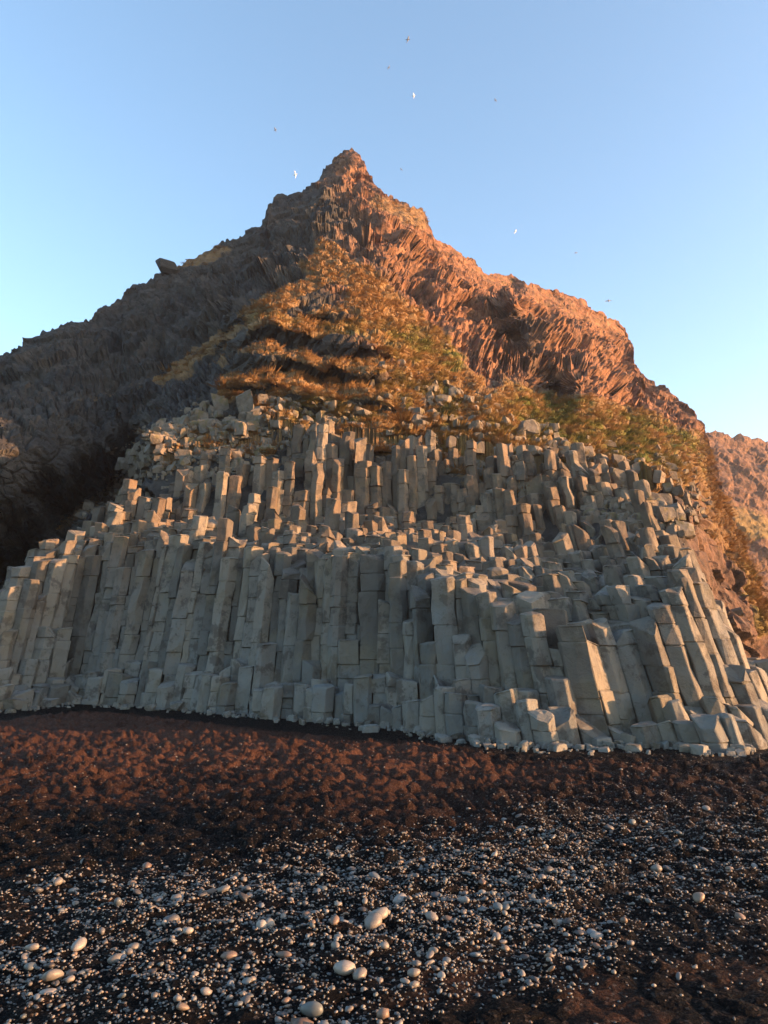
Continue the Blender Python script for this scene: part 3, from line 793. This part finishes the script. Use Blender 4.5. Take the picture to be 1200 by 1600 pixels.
# ------------------------------------------------------------------ grass
def build_grass():
    w = np.clip(HG - .45 + .25 * fbm(HP[..., 0] / .9, HP[..., 1] / .9, HP[..., 2] / .9, 3, 96) - .06, 0, 1) * (HPX > -10) * (HPX < 1210)
    # weight by real area seen
    w = (w / w.sum()).ravel(); NT_ = 19000
    r = np.random.default_rng(5)
    idx = r.choice(len(w), NT_, p=w)
    P = HP.reshape(-1, 3)[idx]; N = HN.reshape(-1, 3)[idx]; G = HGR.ravel()[idx]
    NB = 36
    base = np.repeat(P, NB, 0); nor = np.repeat(N, NB, 0); g = np.repeat(G, NB)
    n = len(base)
    size = np.repeat(np.exp(r.normal(size=NT_) * .4) * .088, NB) * r.uniform(.6, 1.2, n)
    a = r.uniform(0, 2 * np.pi, n)
    out = np.stack([np.cos(a), np.sin(a), 0 * a], 1)
    dh = nor * np.array([1, 1, 0.]); out = out + dh * 1.1
    out /= np.linalg.norm(out, axis=1, keepdims=True) + 1e-6
    root = base + out * (size * 1.6 * r.random(n))[:, None] - nor * .02
    tip = root + (np.array([0, 0, 1.]) * r.uniform(-.3, .6, n)[:, None] + nor * .5 + out * .8) * size[:, None]
    side = np.stack([-out[:, 1], out[:, 0], 0 * a], 1) * (size * .06 + .004)[:, None]
    V = np.stack([root - side, root + side, tip], 1).reshape(-1, 3)
    Tt = np.arange(n * 3).reshape(-1, 3)
    patch = np.repeat(.5 + .5 * fbm(P[:, 0] / 1.3, P[:, 2] / 1.0, P[:, 1] / 2, 3, 95), NB)[:, None]
    tt = np.clip(.35 * np.repeat(r.random(NT_), NB)[:, None] + .65 * patch, 0, 1); vv = r.uniform(.75, 1.2, n)[:, None]
    dry = np.array([.20, .10, .042]) * (1 - tt) + np.array([.46, .27, .12]) * tt
    grn = np.array([.06, .075, .018]) * (1 - tt) + np.array([.17, .16, .045]) * tt
    gm = np.clip(g * 1.2 + r.normal(size=n) * .1, 0, 1)[:, None]
    c = (dry * (1 - gm) + grn * gm) * vv
    me = mesh_np('grass', V, tris=Tt, attrs={'tint': np.repeat(c, 3, 0)})
    link('grass', me, M_GRASS, 'dry golden and green tussock grass growing on the slope and ledges', 'grass', kind='stuff')
build_grass()
print('grass', time.time() - T00)

# ------------------------------------------------------------------ pebbles
def ico(sub):
    import bmesh
    bm = bmesh.new(); bmesh.ops.create_icosphere(bm, subdivisions=sub, radius=1)
    V = np.array([v.co[:] for v in bm.verts]); Fc = np.array([[v.index for v in f.verts] for f in bm.faces]); bm.free()
    return V, Fc
PAL = .40 * np.array([(.30,.34,.37),(.22,.27,.30),(.42,.38,.33),(.50,.47,.43),(.30,.29,.28),(.20,.20,.205),(.13,.13,.135),(.34,.24,.18),(.40,.30,.22),(.24,.28,.28),(.56,.52,.46),(.09,.085,.085),(.26,.17,.13)])
PW = np.array([.10,.10,.14,.10,.16,.15,.10,.07,.08,.09,.05,.04,.02]); PW = PW / PW.sum()
MS = [(-600,1640,-40,1560,110,.9),(960,1330,1500,1330,60,.35),(-40,1560,250,1500,105,.9),(250,1500,520,1430,105,1.),(520,1430,860,1370,85,1.),(860,1370,940,1310,45,.55),(560,1500,900,1460,70,.65),(60,1420,480,1390,55,.5),(480,1560,620,1540,70,.7),(-20,1600,300,1590,50,.6)]
def peb_mask(px, py):
    m = strokes(MS, px, py)
    return m
def pebble_sites(nc, y0, y1, seed, fn):
    r = np.random.default_rng(seed)
    # uniform over the plan area
    Y = np.sqrt(r.uniform(y0 ** 2, y1 ** 2, nc)); X = r.uniform(-.9, .9, nc) * Y
    px, py = w2p(X, Y, 0 * X)
    k = r.random(nc) < fn(px, py, X, Y)
    return X[k], Y[k], px[k], py[k], r
def place(X, Y, rad, r, proto):
    V0, F0 = proto
    n = len(X); Z = ground_z(X, Y)
    sc = np.stack([rad * r.uniform(.85, 1.45, n), rad * r.uniform(.7, 1.1, n), rad * r.uniform(.4, .75, n)], 1)
    V = V0[None] * (1 + .16 * np.sin(V0[None, :, [1, 2, 0]] * r.uniform(1, 3.2, (n, 1, 3)) + r.uniform(0, 6, (n, 1, 3)))) * sc[:, None]
    a = r.uniform(0, 6.28, n); t = r.normal(size=n) * .3
    ct, st = np.cos(t)[:, None], np.sin(t)[:, None]
    V = np.stack([V[..., 0] * ct - V[..., 2] * st, V[..., 1], V[..., 0] * st + V[..., 2] * ct], -1)
    ca, sa = np.cos(a)[:, None], np.sin(a)[:, None]
    V = np.stack([V[..., 0] * ca - V[..., 1] * sa, V[..., 0] * sa + V[..., 1] * ca, V[..., 2]], -1)
    C = np.stack([X, Y, Z + sc[:, 2] * .55], 1)
    return V, C, F0, n
def patchy(X, Y): return sstep(-.35, .25, fbm(X / .45, Y / .45, 0, 3, 401) + .1)
def f_med(px, py, X, Y): return np.clip(peb_mask(px, py) * (.15 + .85 * patchy(X, Y)), 0, 1) * .85 + .012 * (py > 1290)
def f_fine(px, py, X, Y):
    right = .38 * sstep(760, 1000, px) * sstep(1190, 1300, py) * sstep(1580, 1450, py)
    return np.clip(peb_mask(px, py) * .9 + right + .04, 0, 1)
i1, i2 = ico(1), ico(2)
pebV, pebF, pebC, po = [], [], [], 0
def add_stuff(V, C, F0, tint):
    global po
    n, m = V.shape[:2]
    pebV.append((V + C[:, None]).reshape(-1, 3)); pebF.append((F0[None] + (np.arange(n) * m)[:, None, None]).reshape(-1, 3) + po); pebC.append(np.repeat(tint, m, 0)); po += n * m
# medium pebbles
X, Y, px, py, r = pebble_sites(74000, 3.0, 9.0, 41, f_med)
rad = np.exp(r.normal(size=len(X)) * .55) * .0072
rad = np.clip(rad, .005, .05)
# the large ones the photo shows, placed where they lie
BIG = [(583,1450,30),(562,1532,30),(538,1524,32),(358,1494,22),(524,1486,16),(123,1476,22),(274,1438,18),(275,1410,16),(570,1423,14),(522,1458,18),(91,1380,16),(404,1346,12),(285,1584,20),(932,1462,20),(646,1532,18),(487,1482,16),(420,1448,18),(443,1493,18),(322,1554,16),(181,1494,16),(209,1475,20),(76,1538,22),(110,1525,16),(625,1412,20),(724,1410,16),(372,1358,10),(356,1370,12),(50,1478,16),(633,1540,12),(545,1578,14),(975,1445,14),(1092,1406,22),(690,1530,14),(330,1398,18),(243,1400,14),(450,1552,12),(395,1530,14),(230,1345,14),(130,1340,10),(480,1440,14),(600,1490,16),(700,1440,14),(870,1440,16),(780,1420,12)]
bx = np.array(BIG, float); vv = (800 - bx[:, 1]) / F; bY = CAMZ / -((SP + vv * CP) / (CP - vv * SP)); bX = (bx[:, 0] - 600) / F / (CP - vv * SP) * bY
brad = bx[:, 2] / F * bY / 2 * .95
X = np.concatenate([bX, X]); Y = np.concatenate([bY, Y]); rad = np.concatenate([brad, rad])
px, py = w2p(X, Y, 0 * X)
app = rad / Y; isbig = np.zeros(len(X), bool); isbig[:len(bx)] = True
inview = (px > 4) & (px < 1196) & (py < 1592)
rank = np.argsort(-np.where(isbig, 9, app * inview)); sing = rank[:300]
msk = np.ones(len(X), bool); msk[sing] = False
tint = PAL[r.choice(len(PAL), len(X), p=PW)] * r.uniform(.8, 1.15, (len(X), 1))
pale = PAL[[2, 3, 10, 7, 8, 2]]
ti = r.choice(6, len(bx)); tint[:len(bx)] = pale[ti] * r.uniform(.8, 1.1, (len(bx), 1))
V, C, F0, n = place(X[msk], Y[msk], rad[msk], r, i1); add_stuff(V, C, F0, tint[msk])
print('pebbles', n)
X2, Y2, px2, py2, r = pebble_sites(176000, 3.0, 12.5, 43, f_fine)
rad2 = np.exp(r.normal(size=len(X2)) * .35) * .0065
V, C, F0, n = place(X2, Y2, rad2, r, ico(1) if False else (np.array([(1,0,0),(-1,0,0),(0,1,0),(0,-1,0),(0,0,1),(0,0,-1),(.62,.62,.35),(-.62,.62,.35),(.62,-.62,.35),(-.62,-.62,.35)], float), None), )  if False else place(X2, Y2, rad2, r, i1)
tint2 = PAL[r.choice(len(PAL), n, p=PW)] * r.uniform(.6, 1.1, (n, 1))
add_stuff(V, C, F0, tint2)
print('fine', n, time.time() - T00)
me = mesh_np('shingle', np.concatenate(pebV), tris=np.concatenate(pebF), smooth=True, attrs={'tint': np.concatenate(pebC)})
link('shingle_gravel', me, M_PEB, 'small mixed grey and white pebbles covering the near beach', 'shingle', kind='stuff')
# individual pebbles
V, C, F0, n = place(X[sing], Y[sing], rad[sing], np.random.default_rng(8), i2)
def cname(t):
    l = t.mean(); warm = t[0] / t[2]
    if warm > 1.45: return 'tan' if l > .13 else 'brown'
    if l > .22: return 'white'
    if l > .15: return 'cream' if warm > 1.15 else 'pale grey'
    if l > .09: return 'mid grey'
    return 'dark grey'
pg = {}
info = []
for k in range(n):
    s = sing[k]
    x_, y_ = float(px[s]), float(py[s])
    zx = 'far left' if x_ < 200 else 'left' if x_ < 400 else 'left middle' if x_ < 560 else 'right middle' if x_ < 740 else 'right' if x_ < 950 else 'far right'
    zy = 'near the sand wall side' if y_ < 1400 else 'halfway down the shingle' if y_ < 1490 else 'close to the bottom edge'
    szn = 'large' if app[s] > .0075 else 'medium' if app[s] > .0048 else 'small'
    key = (szn, cname(tint[s]), zx, zy); pg.setdefault(key, []).append((x_, k))
    info.append(key)
lab = {}
for key, L in pg.items():
    L.sort()
    for q_, (x_, k) in enumerate(L):
        zy = {'near the sand wall side': 'upper edge of shingle', 'halfway down the shingle': 'middle of shingle', 'close to the bottom edge': 'lower edge of beach'}[key[3]]
        tail = '' if len(L) == 1 else f", {ORD[min(q_, 19)]} from left"
        lab[k] = f"{key[0]} {key[1]} rounded pebble at {key[2]}, {zy}{tail}"
for k in range(n):
    me = mesh_np('pebble', V[k], tris=F0, smooth=True, attrs={'tint': np.repeat(tint[sing[k]][None], V.shape[1], 0)})
    link('pebble', me, M_PEB, lab[k], 'pebble', 'larger pebbles on the beach', loc=C[k])

# ------------------------------------------------------------------ seabirds
M_BIRD = mat_plain('white_feathers', (.75, .75, .74), .7); M_BIRDD = mat_plain('grey_feathers', (.16, .17, .19), .7)
def bird_mesh(up):
    V, Q = [], []
    # body: lofted rings along X from tail to beak
    st = [(-.30,.012,.004),(-.20,.05,.012),(-.08,.06,.05),(.05,.065,.06),(.16,.04,.042),(.22,.038,.04),(.27,.02,.02),(.31,.004,.004)]
    n = 8
    for x, wy, wz in st:
        for k in range(n):
            a = 2 * math.pi * k / n; V.append((x, wy * math.cos(a), wz * math.sin(a) + (.015 if x > .14 else 0)))
    for i in range(len(st) - 1):
        for k in range(n): Q.append((i * n + k, i * n + (k + 1) % n, (i + 1) * n + (k + 1) % n, (i + 1) * n + k))
    # wings: chord sections rising to the wrist then drooping to the tip
    for s in (-1, 1):
        sec = [(.03, .10, -.07, .02), (.25, .13, -.02, .10 * up + .03), (.42, .10, .01, .13 * up + .02), (.62, -.02, -.07, .06 * up)]
        for (y, xf, xb, z) in sec:
            b = len(V); t = .012 * (1 - y)
            V += [(xf, s * y, z), ((xf + xb) / 2, s * y, z + t), (xb, s * y, z), ((xf + xb) / 2, s * y, z - t)]
        b = len(V) - 16
        for i in range(3):
            for k in range(4): Q.append((b + i * 4 + k, b + i * 4 + (k + 1) % 4, b + (i + 1) * 4 + (k + 1) % 4, b + (i + 1) * 4 + k))
    return np.array(V), np.array(Q)
BD = [(637,62,16,80,0,'grey winged gull with bright body, topmost in the sky'),(607,106,10,70,0,'small gull with bright breast just below the topmost one'),(646,150,12,95,1,'pale gull third from the top over the summit'),(774,157,9,110,0,'faint grey gull gliding alone right of the summit, high up'),
 (430,203,11,110,0,'grey gull gliding left of the summit, above the white one'),(461,273,15,100,1,'white gull with spread wings close left of the peak'),(627,265,7,120,0,'faintest tiny gull just right of the peak'),(805,362,9,70,1,'small white gull above the right ridge'),
 (900,395,7,20,0,'tiny pale gull flying over the right ridge crest'),(951,470,11,15,0,'grey gull at lower right of the sky near the ridge end')]
for k, (x, y, wpx, roll, white, lab_) in enumerate(BD):
    D = 1.24 * F / wpx * .8
    V, Q = bird_mesh(.6 + .1 * (k % 4))
    me = mesh_np('gull', V, quads=Q, smooth=True)
    X, Y, Z = [float(v) for v in p2w(x, y, D)]
    o = link('seagull', me, M_BIRD if white else M_BIRDD, lab_, 'seagull', 'gulls flying round the peak', loc=(X, Y, Z))
    # wing span direction as in the photo, belly turned towards the viewer
    a = math.radians(roll)
    o.rotation_euler = (0, 0, 0)
    span = Vector((math.cos(a), .25, math.sin(a))).normalized()
    fwd = Vector((-math.sin(a), -.1, math.cos(a))) if roll < 45 else Vector((math.sin(a), -.2, -math.cos(a)))
    upv = fwd.cross(span).normalized(); fwd = span.cross(upv).normalized()
    from mathutils import Matrix
    R = Matrix((fwd, span, upv)).transposed().to_4x4()
    R.translation = Vector((X, Y, Z)); o.matrix_world = R

# ------------------------------------------------------------------ light, sky, air, camera
sun = bpy.data.lights.new('sun', 'SUN'); sun.energy = 5.0; sun.angle = math.radians(.53); sun.color = (1, .50, .22)
so = bpy.data.objects.new('sun', sun); COL.objects.link(so)
sd = Vector((math.cos(SUN_AZ) * math.cos(SUN_EL), math.sin(SUN_AZ) * math.cos(SUN_EL), math.sin(SUN_EL)))
so.rotation_euler = (-sd).to_track_quat('-Z', 'Y').to_euler()
w = bpy.data.worlds.new('World'); bpy.context.scene.world = w; w.use_nodes = True
nt = w.node_tree; bg = nt.nodes['Background']
sky = nt.nodes.new('ShaderNodeTexSky'); sky.sky_type = 'NISHITA'; sky.sun_disc = False
sky.sun_elevation = SUN_EL
sky.sun_rotation = math.atan2(sd.x, sd.y)
sky.air_density = 1.0; sky.dust_density = 1.0; sky.ozone_density = 1.7; sky.altitude = 0
nt.links.new(sky.outputs[0], bg.inputs[0]); bg.inputs[1].default_value = .15

def build_haze():
    x0, x1, y0, y1, z0, z1 = -335, 335, -150, 435, -3, 62
    V = [(x, y, z) for z in (z0, z1) for y in (y0, y1) for x in (x0, x1)]
    Q = [(0, 2, 3, 1), (4, 5, 7, 6), (0, 1, 5, 4), (2, 6, 7, 3), (0, 4, 6, 2), (1, 3, 7, 5)]
    me = mesh_np('haze', V, quads=Q)
    m = bpy.data.materials.new('haze'); m.use_nodes = True; t = m.node_tree; t.nodes.clear()
    o_ = t.nodes.new('ShaderNodeOutputMaterial'); v = t.nodes.new('ShaderNodeVolumePrincipled')
    v.inputs['Color'].default_value = (.92, .92, .95, 1); v.inputs['Density'].default_value = HAZE; v.inputs['Anisotropy'].default_value = .55
    t.links.new(v.outputs[0], o_.inputs['Volume'])
    link('haze', me, m, kind='stuff')
HAZE = .0005
build_haze()
cam = bpy.data.cameras.new('camera'); co = bpy.data.objects.new('camera', cam); COL.objects.link(co)
cam.sensor_fit = 'VERTICAL'; cam.sensor_height = 36; cam.lens = 36 * F / 1600; cam.clip_end = 3000
co.location = (0, 0, CAMZ); co.rotation_euler = (math.pi / 2 + PITCH, 0, 0)
sc = bpy.context.scene; sc.camera = co
sc.view_settings.view_transform = 'Standard'; sc.view_settings.look = 'None'; sc.view_settings.gamma = 1
sc.view_settings.exposure = 2.0
sc.cycles.max_bounces = 5; sc.cycles.use_denoising = True
print('done', time.time() - T00)
